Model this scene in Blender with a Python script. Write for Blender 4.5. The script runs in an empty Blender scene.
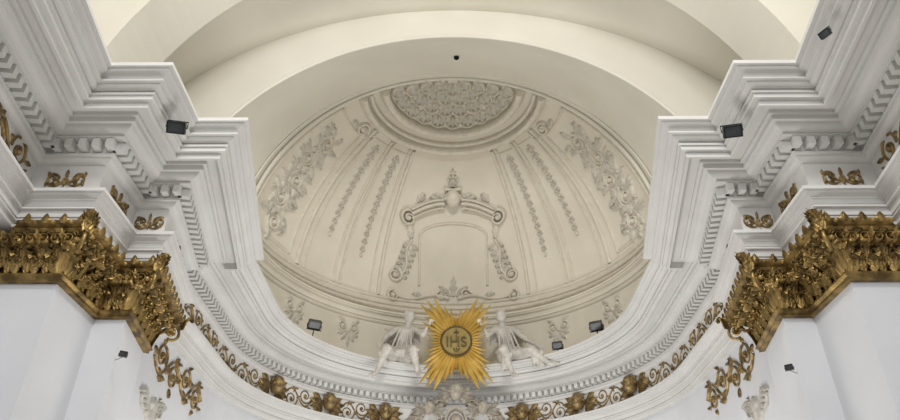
import bpy, math, random
from mathutils import Vector, Matrix
random.seed(7)
CZ=1.6
D=14.8; RH=5.3; RV=5.15; ZS=9.0+CZ
pi=math.pi
rad=math.radians
COL=bpy.context.scene.collection

# ---------------- materials ----------------
def mat(name,c1,c2,rough=.8,metal=0.0,scale=3.0,bump=.0,bscale=40,lo=.35,hi=.65):
    m=bpy.data.materials.new(name); m.use_nodes=True
    nt=m.node_tree; b=nt.nodes['Principled BSDF']
    tc=nt.nodes.new('ShaderNodeTexCoord')
    n=nt.nodes.new('ShaderNodeTexNoise'); n.inputs['Scale'].default_value=scale; n.inputs['Detail'].default_value=6
    r=nt.nodes.new('ShaderNodeValToRGB')
    r.color_ramp.elements[0].position=lo; r.color_ramp.elements[1].position=hi
    r.color_ramp.elements[0].color=(*c1,1); r.color_ramp.elements[1].color=(*c2,1)
    nt.links.new(tc.outputs['Object'],n.inputs['Vector'])
    nt.links.new(n.outputs['Fac'],r.inputs['Fac']); nt.links.new(r.outputs['Color'],b.inputs['Base Color'])
    b.inputs['Roughness'].default_value=rough; b.inputs['Metallic'].default_value=metal
    if bump>0:
        n2=nt.nodes.new('ShaderNodeTexNoise'); n2.inputs['Scale'].default_value=bscale
        bp=nt.nodes.new('ShaderNodeBump'); bp.inputs['Strength'].default_value=bump; bp.inputs['Distance'].default_value=.02
        nt.links.new(tc.outputs['Object'],n2.inputs['Vector']); nt.links.new(n2.outputs['Fac'],bp.inputs['Height'])
        nt.links.new(bp.outputs['Normal'],b.inputs['Normal'])
    return m
M_WHITE=mat('white_plaster',(.66,.655,.64),(.71,.705,.69),.75,scale=1.2)
M_WALL=mat('cool_white_wall',(.64,.655,.69),(.69,.705,.74),.7,scale=.8,bump=.03)
M_CREAM=mat('cream_plaster',(.69,.645,.545),(.75,.705,.605),.85,scale=.9,bump=.06)
M_VAULT=mat('vault_plaster',(.71,.68,.595),(.76,.73,.645),.85,scale=.6,bump=.05)
M_STUC=mat('stucco_relief',(.66,.615,.52),(.74,.695,.60),.8,scale=6,bump=.1)
M_STONE=mat('statue_stucco',(.50,.475,.43),(.66,.635,.585),.75,scale=7,bump=.1)
M_GOLD=mat('gilding',(.13,.085,.03),(.48,.33,.12),.40,.75,scale=4,bump=.4,bscale=18,lo=.36,hi=.66)
M_GOLDF=mat('frieze_gilding',(.14,.095,.045),(.40,.28,.12),.45,.6,scale=9,bump=.4,bscale=25)
M_GOLDB=mat('bright_gold_leaf',(.56,.38,.09),(.76,.55,.18),.42,.6,scale=3,bump=.1)
M_BRONZE=mat('dark_bronze',(.05,.03,.01),(.09,.055,.02),.5,.5)
M_BLACK=mat('black_metal',(.012,.012,.014),(.02,.02,.022),.4,.3)
M_GLASS=mat('lamp_glass',(.03,.035,.04),(.06,.065,.07),.35,.2)
M_FLOOR=mat('stone_floor',(.42,.38,.33),(.55,.5,.44),.5,scale=2)

# ---------------- mesh helpers ----------------
class B:
    def __init__(s): s.v=[]; s.f=[]
    def grid(s,rows,closed=False):
        b=len(s.v); nr=len(rows); nc=len(rows[0])
        for r in rows: s.v.extend([tuple(p) for p in r])
        for i in range(nr-1):
            for j in range(nc-1+(1 if closed else 0)):
                j2=(j+1)%nc
                s.f.append((b+i*nc+j,b+i*nc+j2,b+(i+1)*nc+j2,b+(i+1)*nc+j))
    def poly(s,pts):
        b=len(s.v); s.v.extend([tuple(p) for p in pts]); s.f.append(tuple(range(b,b+len(pts))))
    def strip(s,S,pts,ws,h):
        n=len(pts); rows=[]
        for i,(u,v) in enumerate(pts):
            a=pts[max(0,i-1)]; c=pts[min(n-1,i+1)]
            tx,ty=c[0]-a[0],c[1]-a[1]; l=math.hypot(tx,ty) or 1; nx,ny=-ty/l,tx/l
            w=ws[i] if isinstance(ws,(list,tuple)) else ws
            hh=h[i] if isinstance(h,(list,tuple)) else h
            rows.append([S(u+nx*k*w,v+ny*k*w,q*hh) for k,q in ((-1,0),(-.85,.55),(-.45,.93),(0,1),(.45,.93),(.85,.55),(1,0))])
        s.grid(rows)
    def blob(s,S,u,v,ru,rv=None,h=.05,ang=0):
        rv=rv or ru; ca,sa=math.cos(ang),math.sin(ang); rows=[]
        for i in range(6):
            t=i/5; a=t*pi/2; r=math.cos(a); z=math.sin(a)
            r=max(r,.02)
            rows.append([S(u+ca*r*ru*math.cos(k*pi/5)-sa*r*rv*math.sin(k*pi/5),v+sa*r*ru*math.cos(k*pi/5)+ca*r*rv*math.sin(k*pi/5),z*h) for k in range(10)])
        s.grid(rows,True)
    def leaf(s,S,u,v,ang,L,W,h,bend=0.0,lobes=3):
        rows=[]; n=12; cu,cv=u,v; a=ang
        for i in range(n+1):
            t=i/n
            w=W*(math.sin(pi*min(1,t*.93+.07))**.7)*(1+.3*math.sin(t*lobes*2*pi))
            nx,ny=-math.sin(a),math.cos(a)
            hz=h*(.5+.5*math.sin(pi*t))*(1+.6*t)
            rows.append([S(cu+nx*k*w,cv+ny*k*w,q*hz) for k,q in ((-1,0),(-.6,.8),(-.2,.45),(0,1),(.2,.45),(.6,.8),(1,0))])
            cu+=math.cos(a)*L/n; cv+=math.sin(a)*L/n; a+=bend/n
        s.grid(rows)
    def spiral(s,S,cu,cv,r0,r1,a0,turns,w,h,n=None,eye=1.0):
        n=n or int(abs(turns)*16)+6; pts=[];ws=[]
        for i in range(n+1):
            t=i/n; r=r0+(r1-r0)*t; a=a0+turns*2*pi*t
            pts.append((cu+r*math.cos(a),cv+r*math.sin(a))); ws.append(w*(1-.45*t))
        s.strip(S,pts,ws,h); s.blob(S,cu,cv,(r1*1.3+w*.5)*eye,None,h*1.3)
    def tube(s,pts,rs,n=8,caps=True):
        pts=[Vector(p) for p in pts]; rows=[]; prev=None
        for i,p in enumerate(pts):
            t=(pts[min(i+1,len(pts)-1)]-pts[max(0,i-1)]).normalized()
            if prev is None:
                x=t.orthogonal().normalized()
            else:
                x=(prev-t*prev.dot(t)).normalized()
            prev=x; y=t.cross(x); r=rs[i] if isinstance(rs,(list,tuple)) else rs
            rows.append([p+x*r*math.cos(2*pi*k/n)+y*r*math.sin(2*pi*k/n) for k in range(n)])
        b=len(s.v); s.grid(rows,True)
        if caps:
            s.f.append(tuple(b+k for k in range(n))[::-1]); e=b+(len(rows)-1)*n; s.f.append(tuple(e+k for k in range(n)))
    def capsule(s,p0,r0,p1,r1,n=12):
        p0=Vector(p0);p1=Vector(p1); t=(p1-p0); L=t.length
        t=t.normalized() if L>1e-6 else Vector((0,0,1))
        pts=[];rs=[]
        for i in range(5):
            a=pi/2*(i/4); pts.append(p0-t*r0*math.cos(a)); rs.append(max(.002,r0*math.sin(a)))
        for i in range(5):
            a=pi/2*(i/4); pts.append(p1+t*r1*math.sin(a)); rs.append(max(.002,r1*math.cos(a)))
        s.tube(pts,rs,n)
    def box(s,c,ax,ay,az):
        c=Vector(c);ax=Vector(ax);ay=Vector(ay);az=Vector(az); b=len(s.v)
        for k in (-1,1):
            for j in (-1,1):
                for i in (-1,1): s.v.append(tuple(c+ax*i+ay*j+az*k))
        for f in ((0,2,3,1),(4,5,7,6),(0,1,5,4),(2,6,7,3),(0,4,6,2),(1,3,7,5)): s.f.append(tuple(b+q for q in f))
LOC={}
def mk(b,name,m,smooth=True,label=None,cat=None,parent=None,kind=None,group=None,origin=None):
    if origin is None:
        n=len(b.v); origin=Vector((sum(p[0] for p in b.v)/n,sum(p[1] for p in b.v)/n,sum(p[2] for p in b.v)/n))
        if kind=='structure': origin=Vector((0,0,0))
    origin=Vector(origin)
    me=bpy.data.meshes.new(name); me.from_pydata([tuple(Vector(p)-origin) for p in b.v],[],b.f); me.update()
    me.materials.append(m)
    if smooth: me.polygons.foreach_set('use_smooth',[True]*len(me.polygons))
    o=bpy.data.objects.new(name,me); COL.objects.link(o)
    setp(o,origin,label,cat,parent,kind,group)
    return o
def setp(o,origin,label=None,cat=None,parent=None,kind=None,group=None):
    origin=Vector(origin)
    LOC[o.name]=origin
    if parent: 
        o.parent=parent; o.location=origin-LOC[parent.name]
    else: o.location=origin
    if label: o['label']=label
    if cat and not parent: o['category']=cat
    if kind: o['kind']=kind
    if group: o['group']=group
def empty(name,loc,label,cat,group=None):
    o=bpy.data.objects.new(name,None); o.empty_display_size=.1; COL.objects.link(o)
    setp(o,loc,label,cat,None,None,group); return o

# ---------------- plan path ----------------
YA=8.2; YB=9.38; SH=-.34
LP=[(-5.35,2.4),(-6.12,YA),(-5.1,YA),(-5.1,YB),(-4.57,YB),(-4.92,11.4),(-5.3,11.4)]
NA=48
arc=[(RH*math.sin(rad(-90+180*i/NA)),D+RH*math.cos(rad(-90+180*i/NA))) for i in range(NA+1)]
FP=LP+arc+[(-x,y) for x,y in LP[::-1]]
NF=len(FP)
def seg_n(i):
    a,b=FP[i],FP[i+1]; tx,ty=b[0]-a[0],b[1]-a[1]; l=math.hypot(tx,ty); return Vector((ty/l,-tx/l,0))
def miter(i):
    if i==0: return seg_n(0)
    if i==NF-1: return seg_n(NF-2)
    a,b=seg_n(i-1),seg_n(i); return (a+b)/(1+a.dot(b))
MT=[miter(i) for i in range(NF)]
def off(i,o,z): return Vector((FP[i][0],FP[i][1],z+CZ))+MT[i]*o
def sweep(b,prof,i0,i1):
    for k in range(len(prof)-1):
        for i in range(i0,i1):
            base=len(b.v)
            for (ii,kk) in ((i,k),(i+1,k),(i+1,k+1),(i,k+1)):
                b.v.append(tuple(off(ii,prof[kk][0],prof[kk][1])))
            b.f.append((base,base+1,base+2,base+3))
def curve_prof(p0,p1,kind,n=5):
    out=[]
    for i in range(n+1):
        t=i/n
        if kind=='ovolo': x=math.sin(t*pi/2); z=1-math.cos(t*pi/2)
        elif kind=='cavetto': x=1-math.cos(t*pi/2); z=math.sin(t*pi/2)
        else: x=t-.16*math.sin(2*pi*t); z=t+.1*math.sin(2*pi*t)
        out.append((p0[0]+(p1[0]-p0[0])*x,p0[1]+(p1[1]-p0[1])*z))
    return out
arch_prof=[(SH-.02,5.08),(-.02,5.08),(-.02,5.17),(.02,5.17),(.02,5.19),(-.02,5.20),(.03,5.21),(.03,5.32),(.08,5.32),(.08,5.35),(.04,5.36),(.07,5.37),(.07,5.44)]+curve_prof((.09,5.45),(.19,5.52),'cyma')+[(.23,5.52),(.23,5.57),(.0,5.58)]
corn_prof=[(0,6.12)]+curve_prof((.03,6.12),(.11,6.19),'ovolo')+[(.16,6.19),(.16,6.23),(.10,6.24),(.13,6.25),(.13,6.40),(.32,6.405),(.32,6.43),(.30,6.44)]+curve_prof((.34,6.45),(.46,6.53),'ovolo')+[(.52,6.53),(.52,6.60),(.57,6.60),(.57,6.65),(.77,6.65),(.77,6.52),(.82,6.52),(.82,6.61),(.89,6.61),(.89,6.68),(.92,6.68),(.92,6.72),(.86,6.725),(.86,6.745),(.93,6.745)]+curve_prof((.94,6.75),(1.0,6.81),'ovolo')+[(1.06,6.81),(1.06,6.84),(1.0,6.845),(1.0,6.86)]+curve_prof((1.04,6.86),(1.15,6.96),'cyma',6)+[(1.2,6.96),(1.2,7.02),(-.5,7.10)]
names=[('trim_1',arch_prof,'white moulded architrave band'),('trim_2',[(0,5.58),(0,6.12)],'plain white frieze band'),('trim_3',corn_prof,'deep white moulded cornice')]
for nm,pf,lb in names:
    b=B(); sweep(b,pf,0,NF-1); mk(b,nm,M_WHITE,False,lb,'molding',kind='structure')
b=B()
def dentil(c,t,n):
    b.box(c,t*.05,n*.09,Vector((0,0,.07)))
for i in range(NF-1):
    if 6<i<6+NA+1: continue
    p=off(i,.22,6.325); q=off(i+1,.22,6.325); L=(q-p).length; t=(q-p).normalized(); n=seg_n(i)
    if L<.1: continue
    k=max(1,round(L/.18))
    for j in range(k):
        dentil(p+t*L*(j+.5)/k,t,n)
k=84
for j in range(k):
    th=rad(-90+180*(j+.5)/k); n=Vector((-math.sin(th),-math.cos(th),0)); t=Vector((math.cos(th),-math.sin(th),0))
    dentil(Vector((0,D,6.325+CZ))-n*(RH-.22),t,n)
mk(b,'trim_4',M_WHITE,False,'row of white dentil blocks under the cornice','molding',kind='structure')
def wall(nm,i0,i1,m,lb,o=SH):
    b=B(); sweep(b,[(o,-CZ),(o,5.1)],i0,i1); mk(b,nm,m,False,lb,'wall',kind='structure')
wall('wall_left',0,6,M_WALL,'smooth white plastered wall with stepped pilasters')
wall('wall_back',6,8+NA,M_WALL,'curved white apse wall',-.12)
wall('wall_right',8+NA,NF-1,M_WALL,'smooth white plastered wall with stepped pilasters')
b=B()
attic=[(0,7.0),(0,7.3),(.04,7.34),(.0,7.38),(0,8.62)]+curve_prof((.02,8.62),(.1,8.7),'ovolo',3)+[(.15,8.7),(.15,8.76)]+curve_prof((.16,8.78),(.28,8.88),'cyma',4)+[(.32,8.88),(.32,8.93),(.1,8.95),(.1,9.02),(.05,9.05),(0,9.1)]
sweep(b,attic,7,7+NA); mk(b,'wall_attic',M_CREAM,False,'curved cream attic band with mouldings below the half dome','wall',kind='structure')
def dome(th,ph,h=0):
    return Vector(((RH-h)*math.sin(ph)*math.sin(th),D+(RH-h)*math.sin(ph)*math.cos(th),ZS+(RV-h)*math.cos(ph)))
b=B()
b.grid([[dome(rad(-90+180*j/72),rad(max(.05,90*i/40))) for j in range(73)] for i in range(41)])
mk(b,'ceiling_dome',M_CREAM,True,'cream plastered half dome of the apse','ceiling',kind='structure')
def acurve(a,bb,z0,zb,y,n=64):
    pts=[Vector((-a,y,zb+CZ))]
    for i in range(n+1):
        t=pi-pi*i/n; pts.append(Vector((a*math.cos(t),y,z0+CZ+bb*math.sin(t))))
    pts.append(Vector((a,y,zb+CZ))); return pts
A1=5.75
b=B(); rows=[]
for k in range(7):
    t=k/6
    rows.append(acurve(A1+(RH-A1)*t,5.3+(RV-5.3)*t,7.25+(9-7.25)*t,6.9,11.75+(D-11.75)*t))
b.grid(rows); mk(b,'ceiling_arch',M_VAULT,True,'wide cream arch soffit in front of the half dome','ceiling',kind='structure')
b=B()
b.grid([acurve(A1,5.3,7.25,6.9,11.75),acurve(A1+.06,5.36,7.25,6.9,11.69)])
b.grid([acurve(A1+.06,5.36,7.25,6.9,11.69),acurve(7.7,6.2,7.25,6.9,11.69)])
mk(b,'wall_arch_face',M_VAULT,False,'cream wall face around the apse arch','wall',kind='structure')
b=B()
b.grid([acurve(7.7,6.2,7.25,6.9,y) for y in (11.69,8,4,0,-2)])
mk(b,'ceiling_vault',M_VAULT,True,'cream barrel vault','ceiling',kind='structure')
b=B()
for a,bb,y0,y1 in ((6.15,6.0,8.45,9.7),):
    b.grid([acurve(7.8,6.3,7.25,6.9,y0),acurve(a,bb,7.25,6.9,y0)]); b.grid([acurve(a,bb,7.25,6.9,y0),acurve(a,bb,7.25,6.9,y1)]); b.grid([acurve(a,bb,7.25,6.9,y1),acurve(7.8,6.3,7.25,6.9,y1)])
mk(b,'ceiling_rib',M_VAULT,False,'plain cream transverse rib of the vault','ceiling',kind='structure')
b=B()
def archtube(a,bb,z0,y,r):
    pts=[p for p in acurve(a,bb,z0,6.95,y)]; b.tube(pts,r,8)
archtube(RH-.08,5.08,9.0,D-.05,.05); archtube(RH-.01,5.12,8.85,D-.35,.025); archtube(A1+.02,5.32,7.25,11.72,.04)
mk(b,'trim_5',M_VAULT,True,'thin moulding edging the half dome arch','molding',kind='structure')
b=B(); b.v=[(-30,-30,0),(30,-30,0),(30,25,0),(-30,25,0)]; b.f=[(0,1,2,3)]
mk(b,'floor',M_FLOOR,False,'pale stone church floor','floor',kind='structure')

# ---------------- surface maps ----------------
def SD(th0,ph0,rot=0,flip=1):
    ca,sa=math.cos(rot),math.sin(rot)
    def S(u,v,h):
        u*=flip
        u,v=ca*u-sa*v,sa*u+ca*v
        ph=ph0-v/RH; return dome(th0+u/(RH*max(.15,math.sin(ph))),ph,h)
    return S
def SDm(th0,ph0):
    k=RH*math.sin(ph0)
    return lambda u,v,h: dome(th0+u/k,ph0-v/RH,h)
def SA(th0,z0,r=None,flip=1):
    r=r or RH
    def S(u,v,h):
        th=th0+u*flip/r; return Vector(((r-h)*math.sin(th),D+(r-h)*math.cos(th),z0+CZ+v))
    return S
def SP(o,t,n,rot=0):
    o=Vector(o);t=Vector(t);n=Vector(n); ca,sa=math.cos(rot),math.sin(rot); Z=Vector((0,0,1))
    return lambda u,v,h: o+t*(ca*u-sa*v)+Z*(sa*u+ca*v)+n*h

b=B()
for s in (-1,1):
    for th,p0,p1,w,h in ((26.5,31,84,.06,.11),(29.5,31,84,.03,.07),(41,31,84,.035,.09),(43.5,31,84,.035,.09),(56,31,84,.03,.07),(59,31,84,.06,.11)):
        S=SD(rad(s*th),rad(p0)); L=rad(p1-p0)*RH
        b.strip(S,[(0,-L*i/24) for i in range(25)],w,h)
    for th in (63,87):
        S=SD(rad(s*th),rad(36)); L=rad(46)*RH
        b.strip(S,[(0,-L*i/24) for i in range(25)],.035,.07)
def lat(ph,h0,w,h,t0,t1):
    n=int(abs(t1-t0)/3)+2
    rows=[]
    for i in range(n+1):
        th=rad(t0+(t1-t0)*i/n)
        rows.append([dome(th,rad(ph)+k*w/RH,h0+q*h) for k,q in ((-1,0),(-.7,.7),(0,1),(.7,.7),(1,0))])
    b.grid(rows)
for s in (-1,1):
    lat(36,0,.035,.07,s*63,s*87); lat(82,0,.035,.07,s*63,s*87)
    lat(33,0,.03,.06,s*27,s*58)
lat(84.5,0,.05,.10,-90,90); lat(86.5,0,.04,.09,-90,90); lat(88.3,0,.06,.15,-90,90)
mk(b,'trim_6',M_STUC,True,'raised stucco mouldings dividing the half dome into panels','molding',kind='structure')

sh=B()
def ringprof(bb,pr):
    rows=[]
    for i in range(91):
        th=rad(-90+2*i); rows.append([dome(th,rad(p),h) for p,h in pr])
    bb.grid(rows)
    for th in (-90,90): bb.poly([dome(rad(th),rad(p),h) for p,h in pr])
ringprof(sh,[(30.4,0),(30.2,.12),(29.7,.25),(28.7,.28),(28.2,.22),(28.0,.08),(27.5,.03)])
ringprof(sh,[(27.2,.0),(27.0,.14),(26.4,.17),(25.9,.14),(25.7,.0)])
ringprof(sh,[(23.4,.0),(23.2,.20),(22.6,.32),(21.7,.34),(20.9,.28),(20.6,.08),(20.3,.0)])
ring=mk(sh,'stucco_shell_medallion',M_STUC,True,'half-round cream stucco medallion with moulded rings','relief ornament')
fl=B()
for (ph,n) in ((17.6,11),(12.9,8),(8.4,6),(4.2,3)):
    wd=RH*math.sin(rad(ph))*pi/n*.5; hh_=rad(4.6)*RH*.5
    for k in range(n):
        th=rad(-90+180*(k+.5)/n); S=SDm(th,rad(ph))
        # fan-shaped scallop with radiating flutes
        for q in range(5):
            a=-pi/2+(q-2)*.55; fl.leaf(S,0,hh_*.75,a,hh_*1.75*(1 if q==2 else .93),.055*wd/.25+.02,.17,0,1)
        fl.strip(S,[(wd*.95*math.cos(a),hh_*.1-hh_*1.0*math.sin(a)) for a in [pi*q/12 for q in range(13)]],.03,.2)
        fl.blob(S,0,hh_*.7,.07,None,.24)
mk(fl,'floral_coffer',M_STUC,True,parent=ring)

def husk(S,L,bb,step=.26):
    v=0
    bb.strip(S,[(0,-L*i/10) for i in range(11)],.02,.05)
    while v<L:
        sc=1.0-.35*(v/L)
        bb.leaf(S,-.01,-v,-pi/2-.6,.2*sc,.04*sc,.10); bb.leaf(S,.01,-v,-pi/2+.6,.2*sc,.04*sc,.10); bb.leaf(S,0,-v,-pi/2,.24*sc,.04*sc,.12)
        bb.blob(S,0,-v,.05*sc,None,.13); v+=step
    bb.blob(S,0,-v-.02,.06,None,.12)
for s in (-1,1):
    for th,p0,L in ((35,35,3.2),(49.5,35,2.9)):
        bb=B(); husk(SD(rad(s*th),rad(p0)),L,bb)
        mk(bb,'husk_garland',M_STUC,True,'cream stucco string of bell flowers on a dome rib','relief ornament',group='stucco husk garlands on the dome')

def foliage(bb,S,L,A,n,w=.045,h=.07,leaf=.3,seed=0,nl=7,ls=.24,eye=.2):
    rnd=random.Random(seed); pts=[];N=n*14
    for i in range(N+1):
        t=i/N; pts.append((A*.55*math.sin(t*n*pi),L*t))
    bb.strip(S,pts,w,h)
    for k in range(n):
        s=1 if k%2==0 else -1; vc=L*(k+.5)/n; r=A*.62
        bb.spiral(S,-s*A*.25,vc,r,r*.18,pi/2-s*.2,-s*1.5 if s<0 else 1.5,w*.9,h,eye=.8)
        for q in range(nl):
            a=q*2*pi/nl+rnd.uniform(-.3,.3); bb.leaf(S,-s*A*.25+math.cos(a)*r*.85,vc+math.sin(a)*r*.85,a+rnd.uniform(-.4,.4),leaf*rnd.uniform(.6,1.1),leaf*ls,h,rnd.uniform(-1.8,1.8))
        bb.leaf(S,s*A*.5,vc,(0 if s>0 else pi)+.3*s,leaf,leaf*ls,h,s*1.2)
        bb.leaf(S,s*A*.45,vc+.1*L/n,(.7 if s>0 else pi-.7),leaf*1.2,leaf*ls,h,s*1.2)
        bb.blob(S,-s*A*.25,vc,A*eye,None,h*1.6)
for s in (-1,1):
    bb=B(); S=SD(rad(s*75.5),rad(81),0,s); foliage(bb,S,3.6,.42,5,.028,.09,.42,3+s,8,.18,.18)
    for k in range(18):
        rnd=random.Random(k+40); v=.15+3.4*k/18; sd=1 if k%2 else -1
        bb.leaf(S,sd*.15,v,pi/2-sd*rnd.uniform(.6,1.5),.66*(1-.3*k/18),.08,.10,sd*rnd.uniform(-1.6,.6),4)
    mk(bb,'acanthus_scroll_relief',M_STUC,True,'cream stucco acanthus foliage filling an outer dome panel','relief ornament',group='acanthus scroll reliefs on the dome')
    bb=B(); S=SD(rad(s*66),rad(33.8)); bb.spiral(S,0,0,.22,.05,0,1.7,.05,.14); bb.leaf(S,.2,-.04,-.4,.3,.09,.12,1); bb.leaf(S,-.2,-.04,pi+.4,.3,.09,.12,-1)
    mk(bb,'corner_volute_relief',M_STUC,True,'small cream stucco volute at the corner of a dome panel','relief ornament',group='corner volutes on the dome')
def head(bb,c,r,fwd,up=Vector((0,0,1)),zs=1.22):
    fwd=fwd.normalized(); x=up.cross(fwd).normalized(); up=fwd.cross(x).normalized(); rows=[]
    def g(a,b,s): return math.exp(-(a*a+b*b)/(s*s))
    for i in range(17):
        la=-pi/2+pi*i/16; row=[]
        for j in range(24):
            lo=2*pi*j/24; l=(lo+pi)%(2*pi)-pi; d=1.0
            d+=.24*g(l,la+.03,.16)
            d-=.10*g(abs(l)-.36,la-.18,.17)
            d+=.05*g(abs(l)-.36,la-.42,.2)
            d+=.06*g(abs(l)-.55,la+.35,.3)
            d+=.07*g(l*.6,la+.55,.1)-.05*g(l*.6,la+.45,.07)
            d+=.10*g(l,la+.95,.25)
            d+=.16*g(abs(l)-1.5,la-.0,.14)
            ct=math.cos(la); row.append(c+fwd*(r*d*ct*math.cos(l))+x*(r*d*.9*ct*math.sin(l))+up*(r*zs*math.sin(la)))
        rows.append(row)
    bb.grid(rows,True)
def hair(bb,c,r,fwd,up=Vector((0,0,1)),n=26,seed=1):
    rnd=random.Random(seed); fwd=fwd.normalized(); x=up.cross(fwd).normalized()
    for k in range(n):
        a=rnd.uniform(-pi,pi); e=rnd.uniform(.1,1.4)
        if abs(a)<1.1 and e<.75: e=.8
        d=(fwd*math.cos(a)+x*math.sin(a))*math.cos(e)+up*math.sin(e)*1.22
        bb.capsule(c+d*r*.95,r*.2,c+d*r*1.02+Vector((0,0,-r*.1)),r*.17,6)
S=SD(0,rad(66))
car=B()
for sx in (-1,1):
    for dv,w in ((0,.07),(.14,.05),(-.16,.04)):
        car.strip(S,[(sx*(1.38-1.1*i/12),1.2+dv+.45*math.sin(pi/2*i/12)) for i in range(13)],w,.24)
    car.strip(S,[(sx*(1.38-1.1*i/12),1.2+.45*math.sin(pi/2*i/12)) for i in range(13)],.2,.12)
    car.spiral(S,sx*1.48,1.05,.27,.06,pi/2,-sx*1.5,.06,.24)
    car.strip(S,[(sx*1.4,.9),(sx*1.42,.75),(sx*1.4,.55)],.1,.14)
    car.leaf(S,sx*1.4,.85,-pi/2,.5,.12,.16)
    car.leaf(S,sx*.3,1.7,pi/2-sx*.9,.5,.12,.16,-sx*1)
    car.leaf(S,sx*1.15,1.6,pi/2+sx*.3,.4,.1,.16,sx*1)
car_o=mk(car,'crowned_pediment_relief',M_STUC,True,'cream stucco broken pediment with volutes, cherub face and crown','relief ornament')
hb=B(); c=S(0,1.84,.24); n=(S(0,1.82,1)-S(0,1.82,0)); head(hb,c,.25,n.normalized()); hair(hb,c,.25,n.normalized()); mk(hb,'cherub_face',M_STUC,True,parent=car_o)
for sx in (-1,1):
    hb=B()
    for k in range(4): hb.leaf(S,sx*.18,1.74-.04*k,(0 if sx>0 else pi)+sx*(.6-.35*k),.5-.04*k,.08,.16,-sx*.5)
    mk(hb,'wing',M_STUC,True,parent=car_o)
hb=B()
for k in range(5):
    a=pi/2+(k-2)*.42; hb.leaf(S,.06*(k-2),2.2,a,.34,.07,.18,0); hb.blob(S,.06*(k-2)+math.cos(a)*.36,2.2+math.sin(a)*.36,.06,None,.17)
hb.strip(S,[(-.28,2.16),(0,2.12),(.28,2.16)],.06,.22); hb.strip(S,[(0,2.5),(0,2.8)],.03,.14); hb.strip(S,[(-.1,2.68),(.1,2.68)],.028,.14)
mk(hb,'crown',M_STUC,True,parent=car_o)
bb=B()
for w0,w,h in ((1.10,.04,.08),):
    pts=[(-w0,-1.15)]+[(-w0,-1.15+1.6*i/10) for i in range(1,11)]+[(w0*math.cos(pi-pi*i/16),.45+(.42+w0*.1)*math.sin(pi*i/16)) for i in range(1,16)]+[(w0,.45-1.6*i/10) for i in range(11)]
    bb.strip(S,pts,w,h)
mk(bb,'blind_panel_frame',M_STUC,True,'arched cream stucco frame around a blank panel','relief ornament')
for s in (-1,1):
    bb=B()
    bb.strip(S,[(s*(1.36+.35*(i/10)+.08*math.sin(6*i/10)),.35-1.2*i/10) for i in range(11)],.045,.16)
    for k in range(6): bb.leaf(S,s*(1.4+.07*k),.28-.2*k,-pi/2+s*.6,.34,.08,.16,s*.8); bb.leaf(S,s*(1.34+.07*k),.18-.2*k,-pi/2-s*.5,.24,.07,.15,-s)
    bb.spiral(S,s*1.92,-.9,.26,.05,pi/2,s*1.5,.05,.17); bb.blob(S,s*1.92,-.9,.1,None,.2)
    mk(bb,'side_scroll_relief',M_STUC,True,'cream stucco scroll with leaves beside the blank panel','relief ornament',group='side scrolls of the blank panel')
bb=B()
S=SD(0,rad(84))
for s in (-1,1):
    bb.strip(S,[(s*(.15+1.7*i/14),.10+.1*math.sin(i/14*6)) for i in range(15)],[.06-.002*i for i in range(15)],.16)
    bb.spiral(S,s*1.95,.06,.2,.05,pi/2,-s*1.4,.04,.16); bb.spiral(S,s*.4,.25,.17,.04,0,s*1.4,.04,.16)
    bb.leaf(S,s*1.0,.13,pi/2-s*.9,.36,.07,.14,-s); bb.leaf(S,s*.1,.2,pi/2-s*.5,.5,.08,.16,-s*.8)
bb.leaf(S,0,.2,pi/2,.7,.11,.2)
mk(bb,'volute_spray_relief',M_STUC,True,'wide cream stucco volutes with a central leaf plume','relief ornament')
def pendant(S,bb,sc=1.0):
    for k,a in enumerate((-1.2,-.6,0,.6,1.2)): bb.leaf(S,0,0,-pi/2+a,(.5 if k==2 else .38)*sc,.07*sc,.08)
    for s in (-1,1): bb.spiral(S,s*.2*sc,.14*sc,.17*sc,.04*sc,-pi/2,s*1.4,.035*sc,.08); bb.leaf(S,s*.1,.2*sc,pi/2-s*.5,.34*sc,.06*sc,.08,-s)
    bb.blob(S,0,.03,.08*sc,None,.12)
for th in (-76,-57,-36,-20,20,36,57,76):
    bb=B(); pendant(SA(rad(th),8.15),bb,.95 if abs(th)>30 else .8)
    mk(bb,'attic_leaf_relief',M_STUC,True,'cream stucco leaf and scroll pendant on the attic band','relief ornament',group='leaf pendants on the attic band')

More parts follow.
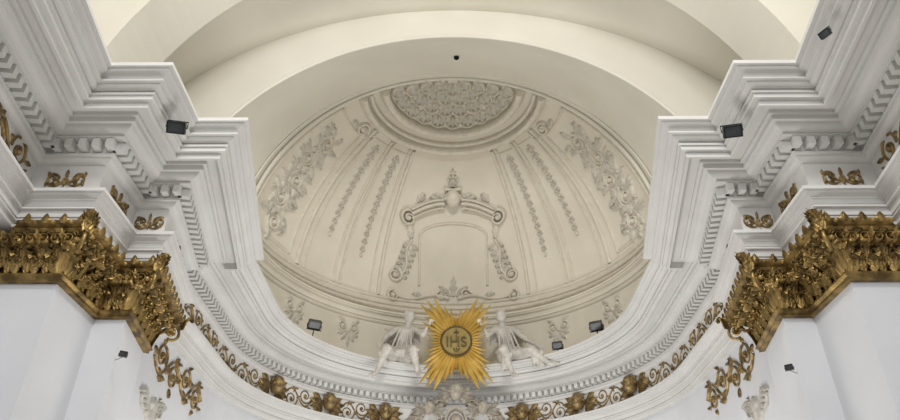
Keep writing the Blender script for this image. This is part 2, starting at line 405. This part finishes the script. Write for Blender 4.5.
# ---------------- gilded frieze ----------------
def cherub(S,g='gilded cherub heads on the frieze',m=M_GOLDF,sc=1.0,name='gilded_cherub_head',lab='gilded winged cherub head set on the white frieze'):
    c=S(0,.02,.14*sc); n=(S(0,0,1)-S(0,0,0)).normalized()
    e=empty(name,S(0,0,0),lab,'cherub head',g)
    hb=B(); head(hb,c,.15*sc,n+Vector((0,0,-.3))); mk(hb,'face',m,True,parent=e)
    hb=B(); hair(hb,c,.15*sc,n+Vector((0,0,-.3)),n=22); mk(hb,'hair',m,True,parent=e)
    for sx in (-1,1):
        hb=B()
        for k in range(5): hb.leaf(S,sx*.1*sc,-.05*sc-.02*k,(0 if sx>0 else pi)+sx*(.95-.42*k),(.42-.05*k)*sc,.06*sc,.07,-sx*.5,2)
        mk(hb,'wing',m,True,parent=e)
def scrollpair(S,bb,W,H,h=.07,w=.02,lf=.11):
    for s in (-1,1):
        bb.spiral(S,s*W*.55,.0,H*.62,.03,pi if s>0 else 0,s*1.3,w,h,eye=.6)
        bb.strip(S,[(s*W*(.02+.9*i/8),-H*.35*math.cos(i/8*pi)) for i in range(9)],w,h)
        bb.leaf(S,s*W*.3,H*.1,pi/2-s*.7,H*.75,H*lf,h,-s); bb.leaf(S,s*W*.3,-H*.1,-pi/2+s*.7,H*.75,H*lf,h,s)
        bb.leaf(S,s*W*.75,.02,(0 if s>0 else pi)+.6*s,W*.42,H*lf*.9,h,s*1.4); bb.leaf(S,s*W*.75,-.02,(0 if s>0 else pi)-.6*s,W*.42,H*lf*.9,h,-s*1.4)
    bb.leaf(S,0,-H*.1,pi/2,H*.8,H*lf,h*1.2); bb.leaf(S,0,H*.1,-pi/2,H*.7,H*lf,h*1.2); bb.blob(S,0,0,H*.12,None,h*1.6)
for side in (0,1):
    for i,W in ((1,.30),(2,.30),(3,.22),(4,.30)):
        j=i if side==0 else NF-2-i
        p=off(j,0,5.87); q=off(j+1,0,5.87); n=seg_n(j); t=(q-p).normalized(); c=(p+q)/2
        bb=B(); scrollpair(SP(c,t,n),bb,W,.23,.035,.016,.08)
        mk(bb,'gilded_scroll_ornament',M_GOLDF,True,'small gilded acanthus scroll ornament on the white frieze','gilded ornament',group='gilded frieze scroll ornaments')
    j=0 if side==0 else NF-2; n=seg_n(j); t=Vector((FP[0][0]-FP[1][0],FP[0][1]-FP[1][1],0)).normalized()
    if side: t.x=-t.x
    o0=off(1 if side==0 else NF-2,0,5.85)
    bb=B(); S=SP(o0+t*.25,t,n,-pi/2)
    foliage(bb,S,4.4,.38,7,.024,.04,.20,5,4,.15,.10)
    mk(bb,'gilded_scroll_frieze',M_GOLDF,True,'long gilded acanthus scroll running along the white frieze','gilded ornament',group='long gilded frieze scrolls')
def SArot(th0,z0,sgn):
    return lambda u,v,h: SA(th0,z0)(sgn*v,u,h)
for s in (-1,1):
    bb=B(); S=SP((s*RH,11.9,5.87+CZ),(0,1,0),(-s,0,0),-pi/2); foliage(bb,S,2.85,.34,5,.022,.03,.14,9,3,.16,.09)
    mk(bb,'gilded_garland',M_GOLDF,True,'gilded leafy garland on the white apse frieze','gilded ornament',group='gilded garlands on the apse frieze')
    for a,e,nn in ((89,66,4),(56,46,2),(36,27,2)):
        bb=B(); foliage(bb,SArot(rad(s*a),5.88,-s),rad(a-e)*RH,.34,nn,.022,.03,.15,a,3,.16,.09)
        mk(bb,'gilded_garland',M_GOLDF,True,'gilded leafy garland on the white apse frieze','gilded ornament',group='gilded garlands on the apse frieze')
    for th in (61,41,22): cherub(SA(rad(s*th),5.90),sc=1.25)

# ---------------- gilded capitals ----------------
RC=random.Random(21)
def capleaf(o,t,n,w,h,lean=.3,sl=.06):
    bb=B(); rows=[]; n_=19; tw=RC.uniform(-.08,.08); lob=4
    for j in range(n_):
        s=j/(n_-1); z=h*(2*s-1.15*s*s)/.87; out=.03+sl*s+lean*s**3
        ser=.80+.48*abs(math.sin(s*pi*lob))
        ww=w*(.55+.45*math.sin(pi*(s*.75+.15)))*ser*math.sqrt(max(.03,1-s**6*.95))
        rows.append([o+t*(a*ww+tw*s*s)+n*(out+.05*(1-a*a)+.03*math.cos(a*12.5))+Vector((0,0,z-.07*abs(a)*(1-abs(math.sin(s*pi*lob))))) for a in [k/5 for k in range(-5,6)]])
    bb.grid(rows); return bb
def volute(c,d,r):
    bb=B(); pts=[];rs=[]
    for i in range(34):
        t=i/33; a=-pi/2-.4+t*3.2*pi; rr=r*(1-.85*t)
        pts.append(c+d*(rr*math.cos(a))+Vector((0,0,rr*math.sin(a)))); rs.append(.035*(1-.4*t)*r/.2)
    bb.tube(pts,rs,8); bb.capsule(c-d.cross(Vector((0,0,1)))*.05,.04,c+d.cross(Vector((0,0,1)))*.05,.04,8); return bb
Z0,Z1=4.46,5.08
bell_prof=[(SH,Z0-.11),(SH+.08,Z0-.10),(SH+.08,Z0-.06)]+[(SH+.07+.05*math.sin(a),Z0-.015-.035*math.cos(a)) for a in (.5,1.2,1.9,2.6)]+[(SH+.03,Z0+.03),(SH+.05,Z0+.05),(SH+.01,Z0+.06),(SH+.02,Z0+.22),(SH+.14,Z0+.38),(-.04,Z1-.10)]
aba_prof=[(-.06,Z1-.12),(.02,Z1-.11),(.06,Z1-.07),(.05,Z1-.05),(.13,Z1-.02),(.13,Z1+.015),(.0,Z1+.03)]
def capital(i0,i1,corners,lab):
    mid=off((i0+i1)//2,0,Z0)
    e=empty('gilded_capital',mid,lab,'column capital','gilded pilaster capitals')
    bb=B(); sweep(bb,bell_prof,i0,i1); mk(bb,'bell',M_GOLD,False,parent=e)
    bb=B(); sweep(bb,aba_prof,i0,i1); mk(bb,'abacus',M_GOLD,False,parent=e)
    for i in range(i0,i1):
        n=seg_n(i)
        p=off(i,SH+.02,0); q=off(i+1,SH+.02,0); L=(q-p).length; t=(q-p).normalized()
        for row,(z,h,sp,lean,w,sl) in enumerate(((Z0+.05,.21,.28,.09,.115,.05),(Z0+.13,.33,.28,.10,.10,.16))):
            k=max(1,round(L/sp))
            for j in range(k+(1 if row else 0)):
                x=(j+.5)/k if row==0 else min(max(j/k,.04),.96)
                o=p+t*L*x; o.z=z+CZ
                mk(capleaf(o,t,n,w*RC.uniform(.9,1.1),h*RC.uniform(.9,1.08),lean*RC.uniform(.8,1.2),sl),'acanthus_leaf',M_GOLD,True,parent=e)
        L2=(off(i+1,-.10,0)-off(i,-.10,0)).length; k=max(2,round(L2/.33))
        bb=B(); S=SP(off(i,-.10,Z1-.2)*.5+off(i+1,-.10,Z1-.2)*.5,t,n)
        for j in range(k):
            u=-L2/2+L2*(j+.5)/k
            bb.spiral(S,u-.085,0,.085,.02,0,1.4,.02,.12,eye=.7); bb.spiral(S,u+.085,0,.085,.02,pi,-1.4,.02,.12,eye=.7); bb.leaf(S,u,-.05,pi/2,.24,.045,.14); bb.blob(S,u,.02,.04,None,.19)
            bb.leaf(S,u-.1,.06,pi/2+.9,.16,.035,.14,1.2); bb.leaf(S,u+.1,.06,pi/2-.9,.16,.035,.14,-1.2)
        # scalloped crest rising along the front edge of the abacus
        S=SP(off(i,.12,Z1)*.5+off(i+1,.12,Z1)*.5,t,n); L3=(off(i+1,.12,0)-off(i,.12,0)).length; k=max(2,round(L3/.24))
        for j in range(k):
            u=-L3/2+L3*(j+.5)/k; bb.leaf(S,u,-.03,pi/2,.15,.06,.03,0,1); bb.blob(S,u+.12,-.02,.035,.03,.05)
        mk(bb,'scroll_fringe',M_GOLD,True,parent=e)
    for ci,kind in corners:
        d=MT[ci].normalized(); t=Vector((0,0,1)).cross(d)
        mk(volute(off(ci,-.02,Z1-.22)+d*.0,d,.16),'volute',M_GOLD,True,parent=e)
        mk(capleaf(off(ci,.06,Z1-.09),t,d,.10,.20,.12),'horn_leaf',M_GOLD,True,parent=e)
        mk(capleaf(off(ci,SH+.02,Z0+.04),t,d,.13,.36,.16,.20),'acanthus_leaf',M_GOLD,True,parent=e)
lab='heavy gilded composite capital with acanthus leaves on a white pilaster'
capital(1,3,[(2,0)],lab); capital(3,5,[(4,0),(5,0)],lab)
r=lambda i:NF-1-i
capital(r(3),r(1),[(r(2),0)],lab); capital(r(5),r(3),[(r(4),0),(r(5),0)],lab)
for s in (-1,1):
    bb=B(); foliage(bb,SP((s*(RH+.12),11.95,4.66+CZ),(0,1,0),(-s,0,0),-pi/2),2.7,.40,4,.024,.05,.22,9,4,.16,.1)
    mk(bb,'gilded_scroll_panel',M_GOLDF,True,'gilded leafy scrollwork below the apse architrave','gilded ornament',group='gilded scroll panels')
    bb=B(); S=SP((s*(RH+.12),12.3,3.75+CZ),(0,1,0),(-s,0,0))
    for q in (-1,1):
        bb.spiral(S,q*.3,.1,.2,.04,pi/2,-q*1.5,.025,.06)
        for k in range(5): bb.leaf(S,q*.12*k*.5,-.3+.12*k,pi/2-q*(.3+.2*k),.36,.05,.08,-q)
    bb.leaf(S,0,-.35,pi/2,.6,.08,.1)
    mk(bb,'stucco_leaf_spray',M_STONE,True,'pale stucco leaf spray on the white apse wall','relief ornament',group='stucco leaf sprays on the apse wall')

# ---------------- sunburst ----------------
SC=Vector((0.08,18.42,7.50+CZ))
e=empty('gilded_sunburst',SC,'bright gilded sunburst of rays around a monogram disc, between two statues','sunburst emblem')
ctrl=[(0,.76),(20,.88),(38,1.22),(55,1.72),(67,1.50),(79,1.12),(90,.92)]
def rr(a):
    a=abs((a+180)%360-180); a=a if a<=90 else 180-a
    for (a0,r0),(a1,r1) in zip(ctrl,ctrl[1:]):
        if a<=a1: return r0+(r1-r0)*(a-a0)/(a1-a0)
    return ctrl[-1][1]
rays=B(); SS=SP(SC,(1,0,0),(0,-1,0))
N=88
for k in range(N):
    a=360*k/N; R=rr(a)*(1.0,.80,.92,.80)[k%4]; A=rad(a); w0=.022; w1=.036*R+.006
    ca,sa=math.cos(A),math.sin(A); hh=.10 if k%2==0 else .04
    ds=[(.3,w0,.06+hh),(R*.5,w1,hh+.02),(R*.78,w1*1.0,hh),(R,.004,hh-.02)]
    rows=[[SS(d*ca-sa*q*w,d*sa+ca*q*w,z-(abs(q)*.05)) for q in (-1,0,1)] for d,w,z in ds]
    rays.grid(rows)
rows=[[SS(0,0,-.02) for _ in range(N*2)],[SS(rr(180*k/N)*.70*math.cos(rad(180*k/N)),rr(180*k/N)*.70*math.sin(rad(180*k/N)),-.02) for k in range(2*N)]]
rays.grid(rows,True)
mk(rays,'rays',M_GOLDB,False,parent=e)
M_DISC=mat('old_gold_disc',(.24,.17,.045),(.34,.25,.075),.6,.2)
M_LET=mat('dark_gold_letters',(.07,.045,.012),(.11,.075,.02),.5,.3)
dsc=B(); rows=[]
for rr_,z in ((.40,.12),(.40,.19),(.001,.19)):
    rows.append([SS(rr_*math.cos(2*pi*k/40),rr_*math.sin(2*pi*k/40),z) for k in range(40)])
dsc.grid(rows,True); mk(dsc,'disc',M_DISC,False,parent=e)
dsc=B(); dsc.tube([SS(.42*math.cos(2*pi*k/40),.42*math.sin(2*pi*k/40),.18) for k in range(41)],.03,8,False); mk(dsc,'disc_rim',M_LET,True,parent=e)
cv=bpy.data.curves.new('monogram','FONT'); cv.body='IHS'; cv.size=.42; cv.extrude=.02; cv.align_x='CENTER'; cv.align_y='CENTER'; cv.offset=.001
ot=bpy.data.objects.new('tmp_text',cv); COL.objects.link(ot)
bpy.context.view_layer.update()
me=bpy.data.meshes.new_from_object(ot.evaluated_get(bpy.context.evaluated_depsgraph_get())); bpy.data.objects.remove(ot)
me.name='monogram_letters'; me.materials.clear(); me.materials.append(M_LET)
me.transform(Matrix.Rotation(pi/2,4,'X'))
o=bpy.data.objects.new('monogram_letters',me); COL.objects.link(o); setp(o,SC+Vector((0,-.21,-.05)),parent=e)
cb=B(); cb.box(SC+Vector((0,-.21,.17)),(.016,0,0),(0,.02,0),(0,0,.16)); cb.box(SC+Vector((0,-.21,.24)),(.07,0,0),(0,.02,0),(0,0,.016))
mk(cb,'cross',M_LET,False,parent=e)
cb=B()
for k in (-1,0,1): cb.tube([SC+Vector((k*.08,-.21,-.23)),SC+Vector((k*.025,-.21,-.34))],[.018,.006],6)
mk(cb,'nails',M_LET,False,parent=e)
cb=B(); cb.tube([SC+Vector((0,.06,-.4)),SC+Vector((0,.5,-.55))],.05,8); cb.tube([SC+Vector((0,.06,-.2)),SC+Vector((0,.55,-.48))],.04,8); mk(cb,'mounting_bracket',M_BRONZE,True,parent=e)

# ---------------- angels ----------------
def angel(base,mx,pose,lab):
    K=1.50
    P=lambda p: Vector((p[0]*mx*K,p[1]*K,p[2]*K))+base
    e=empty('angel_statue',base,lab,'angel statue','seated angel statues')
    bb=B()
    def cap(a,ra,c,rc): bb.capsule(P(pose[a]),ra*K,P(pose[c]),rc*K)
    cap('pel',.15,'waist',.115); cap('waist',.115,'chest',.15); cap('chest',.135,'neck0',.06); cap('neck0',.052,'headc',.05)
    cap('shL',.068,'shR',.068)
    for s in 'LR':
        cap('sh'+s,.064,'el'+s,.05); cap('el'+s,.05,'wr'+s,.032); cap('hip'+s,.12,'kn'+s,.08); cap('kn'+s,.074,'an'+s,.042); cap('an'+s,.045,'to'+s,.032); cap('pel',.14,'hip'+s,.12)
        w=Vector(pose['wr'+s]); d=(w-Vector(pose['el'+s])).normalized(); sd=d.cross(Vector((0,1,0.2))).normalized()
        palm=w+d*.08; bb.capsule(P(w),.034*K,P(palm),.04*K)
        for q in range(4):
            f0=palm+sd*(q-1.5)*.024; f1=f0+d*(.055-.008*abs(q-1.3))+Vector((0,-.01,0)); f2=f1+d*.035+Vector((0,.01,-.025)); bb.capsule(P(f0),.013*K,P(f1),.012*K,6); bb.capsule(P(f1),.012*K,P(f2),.009*K,6)
        bb.capsule(P(w+d*.03-sd*.03),.014*K,P(w+d*.075-sd*.07),.011*K,6)
    fw=Vector((pose['look'][0]*mx,pose['look'][1],pose['look'][2]))
    head(bb,P(pose['headc']),.112*K,fw)
    o=mk(bb,'body',M_STONE,True,parent=e)
    md=o.modifiers.new('r','REMESH'); md.mode='VOXEL'; md.voxel_size=.020; md.use_smooth_shade=True
    hb=B(); hair(hb,P(pose['headc']),.112*K,fw,n=40,seed=4); mk(hb,'hair',M_STONE,True,parent=e)
    rb=B()
    def rc(a,ra,c,r2): rb.capsule(P(a),ra*K,P(c),r2*K)
    pe,wa,ch=[Vector(pose[k]) for k in('pel','waist','chest')]
    rc(pe,.17,wa,.13); rc(wa,.13,ch,.155)
    for s in 'LR':
        h,kn,an=[Vector(pose[k+s]) for k in('hip','kn','an')]; rc(h,.14,kn,.095); rc(kn,.09,kn.lerp(an,.5),.065)
        for q in range(5):
            a=h+Vector((.14*math.cos(q*1.3),-.05,.09*math.sin(q*1.7)+.06)); rc(a,.028,kn.lerp(an,.1+.09*q)+Vector((.10*math.cos(q*1.3),-.07,.03)),.020)
        for q in range(4):
            a=kn.lerp(an,.14*q)+Vector((0,.02,-.03)); rc(a,.045,a+Vector((.10*(1 if s=='L' else -1)*(.3+.25*q),.05,-.24+.03*q)),.018)
    for q in range(5):
        x=(q-2)*.06; rc(ch+Vector((x*.9,-.135,.08)),.016,pe+Vector((x*1.6,-.175,.05)),.024)
    rc(pe+Vector((-.16,-.1,.12)),.04,pe+Vector((.16,-.12,.15)),.04)
    rc(Vector(pose['hipL']).lerp(Vector(pose['knL']),.5),.08,Vector(pose['hipR']).lerp(Vector(pose['knR']),.5),.08)
    for q in range(4):
        a=pe+Vector((-.12,-.0,.05*q-.10)); m_=a+Vector((-.18,-.0,-.05+.02*q)); rc(a,.06,m_,.04); rc(m_,.04,m_+Vector((-.08,.0,-.16+.03*q)),.02)
    o=mk(rb,'robe',M_STONE,True,parent=e); md=o.modifiers.new('r','REMESH'); md.mode='VOXEL'; md.voxel_size=.020; md.use_smooth_shade=True
    for s,sg in (('L',1),('R',-1)):
        wb=B(); sh=Vector(pose['sh'+s])+Vector((-.10*sg,.17,-.02)); big=(s=='R'); arm=[]
        nq=9; W_=(.24 if big else .10)
        for q in range(nq):
            t=q/(nq-1); root=sh+Vector((sg*W_*t,.03,(.14 if big else .08)*math.sin(pi*min(1,t*1.1+.05)*.75)))
            arm.append(P(root)); a=rad(-86+t*(16 if big else 14)); L=.20+.14*t
            d=Vector((math.cos(a)*sg,.03,math.sin(a))); side=Vector((-d.z,0,d.x)); rows=[]
            for i in range(7):
                u=i/6; w=.040*math.sin(pi*(.3+.66*u)); c=root+d*L*u
                rows.append([P(c+side*k*w+Vector((0,-q*.008-.03*(1-k*k),0))) for k in (-1,-.5,0,.5,1)])
            wb.grid(rows)
        wb.tube(arm,[.04*K*(1-.5*i/nq) for i in range(nq)],8)
        mk(wb,'wing',M_STONE,True,parent=e)
poseL=dict(pel=(-.06,0.0,.14),waist=(-.03,-.02,.35),chest=(.03,-.04,.56),neck0=(.06,-.06,.73),headc=(.09,-.10,.91),
 shL=(.20,-.03,.67),shR=(-.14,-.02,.68),elL=(.36,-.16,.50),wrL=(.46,-.24,.66),elR=(-.34,-.14,.48),wrR=(-.40,-.34,.27),
 hipL=(.06,-.05,.12),hipR=(-.19,-.05,.12),knL=(.20,-.48,.08),knR=(-.28,-.50,.10),anL=(.30,-.46,-.36),anR=(-.46,-.44,-.34),toL=(.38,-.60,-.43),toR=(-.56,-.56,-.43),look=(.6,-1,-.3))
poseR=dict(poseL); poseR.update(knL=(.08,-.50,.08),anL=(-.06,-.48,-.38),toL=(-.12,-.64,-.45),knR=(-.44,-.42,.10),anR=(-.74,-.46,-.18),toR=(-.88,-.52,-.20),elR=(-.36,-.10,.45),wrR=(-.54,-.18,.30),headc=(.08,-.12,.91),look=(.3,-1,-.4))
angel(Vector((-1.40,18.78,7.04+CZ)),1,poseL,'pale stucco winged angel seated on the cornice, reaching sideways')
angel(Vector((1.50,18.78,7.04+CZ)),-1,poseR,'pale stucco winged angel on the cornice, one leg stretched out')

# centre carved cartouche under sunburst
ZC=5.52
e=empty('cherub_cartouche',(0.06,18.9,5.8+CZ),'pale carved cartouche with cherub heads and acanthus scrolls','relief ornament')
M_CART=mat('weathered_stucco',(.32,.28,.22),(.50,.46,.39),.75,scale=8,bump=.2)
S=SP((0.06,18.8,ZC+CZ),(1,0,0),(0,-1,0))
cb=B()
cb.blob(S,0,-.15,.20,.28,.26)
cb.strip(S,[(.28*math.cos(k*pi/12),-.15+.38*math.sin(k*pi/12)) for k in range(25)],.05,.26)
mk(cb,'shield',M_CART,True,parent=e)
for x,z,s_ in ((0,.64,.19),(-.72,.20,.15),(.72,.20,.15)):
    c=Vector((x+.06,18.55,ZC+CZ+z)); f=Vector((-x*.2,-1,-.3)); hb=B(); head(hb,c,s_,f); mk(hb,'cherub_face',M_CART,True,parent=e); hb=B(); hair(hb,c,s_,f); mk(hb,'cherub_hair',M_CART,True,parent=e)
    for sx in (-1,1):
        hb=B()
        for k in range(4): hb.leaf(SP(c+Vector((0,.1,0)),(1,0,0),(0,-1,0)),sx*.1,-.06-.02*k,(0 if sx>0 else pi)+sx*(.8-.4*k),.42-.04*k,.06,.1,-sx*.6,2)
        mk(hb,'wing',M_CART,True,parent=e)
for s in (-1,1):
    cb=B()
    cb.spiral(S,s*1.05,-.05,.22,.05,pi/2,-s*1.5,.04,.2); cb.spiral(S,s*.58,-.32,.2,.05,0,s*1.5,.04,.2)
    cb.strip(S,[(s*(.35+.8*i/10),.38-.3*(i/10)+.1*math.sin(i)) for i in range(11)],.045,.2)
    for k in range(7): cb.leaf(S,s*(.28+.14*k),.28-.06*k,(pi/2-s*(.3+.22*k)),.38,.07,.2,-s*.9,4); cb.leaf(S,s*(.32+.12*k),-.0-.05*k,(-pi/2+s*(.3+.2*k)),.34,.07,.18,s*.9,4)
    mk(cb,'leaf_scroll',M_CART,True,parent=e)

# ---------------- floodlights ----------------
def lampobj(p,aim,sc=1.0,lab='small black floodlight fixed on the cornice edge',arm=None):
    p=Vector(p); p.z+=CZ; f=Vector(aim).normalized(); x=f.cross(Vector((0,0,1))).normalized(); u=x.cross(f)
    e=empty('floodlight',p,lab,'floodlight','floodlights on the cornice')
    bb=B(); bb.box(p,x*.15*sc,f*.05*sc,u*.10*sc)
    for k in range(-3,4): bb.box(p-f*.07*sc+x*k*.04*sc,x*.008*sc,f*.03*sc,u*.09*sc)
    for s in(-1,1): bb.box(p+f*.05*sc+x*s*.14*sc,x*.012*sc,f*.02*sc,u*.10*sc); bb.box(p+f*.05*sc+u*s*.09*sc,x*.15*sc,f*.02*sc,u*.012*sc)
    mk(bb,'housing',M_BLACK,False,parent=e)
    bb=B(); bb.box(p+f*.052*sc,x*.125*sc,f*.005*sc,u*.078*sc); mk(bb,'lens',M_GLASS,False,parent=e)
    zz=.14*sc*(1 if arm is None or arm[2]<=0 else -1)
    bb=B(); bb.tube([p+x*.17*sc,p+x*.17*sc-Vector((0,0,zz)),p-x*.17*sc-Vector((0,0,zz)),p-x*.17*sc],.012*sc,6)
    a=Vector(arm) if arm else Vector((0,0,-.24*sc))
    bb.tube([p-Vector((0,0,zz)),p+a],.014*sc,6)
    mk(bb,'yoke',M_BLACK,False,parent=e)
for s in (-1,1):
    lampobj((s*4.02,7.82 if s<0 else 7.8,6.52 if s<0 else 6.4),(-s*.2,-1,-.9),.85,arm=(s*.2,.15,.14))
lampobj((4.68,6.15,6.62),(-.9,-.5,-.5),.45,arm=(.12,.03,.1))
lampobj((-3.62,16.82,7.38),(.5,-1,-1.1),1.1,arm=(-.05,.1,-.34)); lampobj((3.72,16.85,7.34),(-.5,-1,-1.1),1.1,arm=(.05,.1,-.30)); lampobj((2.82,17.82,7.2),(-.4,-1,-1.0),.9)
lampobj((-4.80,9.60,3.76),(.5,-.7,-.6),.36,'small black floodlight on a bracket under a gilded capital',arm=(-.25,.25,-.02))
lampobj((4.80,9.60,3.54),(-.5,-.7,-.6),.36,'small black floodlight on a bracket under a gilded capital',arm=(.25,.25,-.02))
vb=B(); c=Vector((.1,13.0,7.25+.72+5.23+CZ)); rows=[]
for r_,z in ((.07,.0),(.07,-.06),(.05,-.06),(.05,-.02),(.001,-.02)): rows.append([c+Vector((r_*math.cos(k*pi/8),r_*math.sin(k*pi/8),z)) for k in range(16)])
vb.grid(rows,True); mk(vb,'ceiling_hook_socket',M_BLACK,False,'tiny dark round socket in the arch soffit','ceiling fitting')

# ---------------- light ----------------
w=bpy.data.worlds.new('w'); bpy.context.scene.world=w; w.use_nodes=True
bg=w.node_tree.nodes['Background']; bg.inputs['Color'].default_value=(.97,.98,1,1); bg.inputs['Strength'].default_value=.38
def area(name,loc,target,size,energy,col=(1,1,1),sy=None):
    l=bpy.data.lights.new(name,'AREA'); l.size=size; l.energy=energy; l.color=col
    if sy: l.shape='RECTANGLE'; l.size_y=sy
    o=bpy.data.objects.new(name,l); COL.objects.link(o); o.location=loc
    o.rotation_euler=(Vector(target)-Vector(loc)).to_track_quat('-Z','Y').to_euler(); return o
area('nave_fill_light',(0,-8,12),(0,14,10),4,800,(1,.99,.97))  # unseen area lamp added behind the camera to light the apse
area('added_crossing_light',(0,2,13),(0,14,7),1.8,560,(1,.985,.96))  # added overhead lamp, out of view, for shadows under the mouldings
area('dome_fill_light',(0,13,.6),(0,14.5,10),4,430,(1,.985,.95))  # added upward fill in place of floor bounce, brightens the half dome
area('vault_fill_light',(0,3,.8),(0,7,12),5,95,(1,.99,.98))  # added low up-facing fill to lift the vault and soffits

cam=bpy.data.cameras.new('camera'); co=bpy.data.objects.new('camera',cam); COL.objects.link(co)
cam.lens=27.84; cam.sensor_width=36; co.location=(0,0,CZ); co.rotation_euler=(rad(90+33),0,rad(.3))
cam.clip_end=200
bpy.context.scene.camera=co
bpy.context.scene.view_settings.view_transform='Standard'
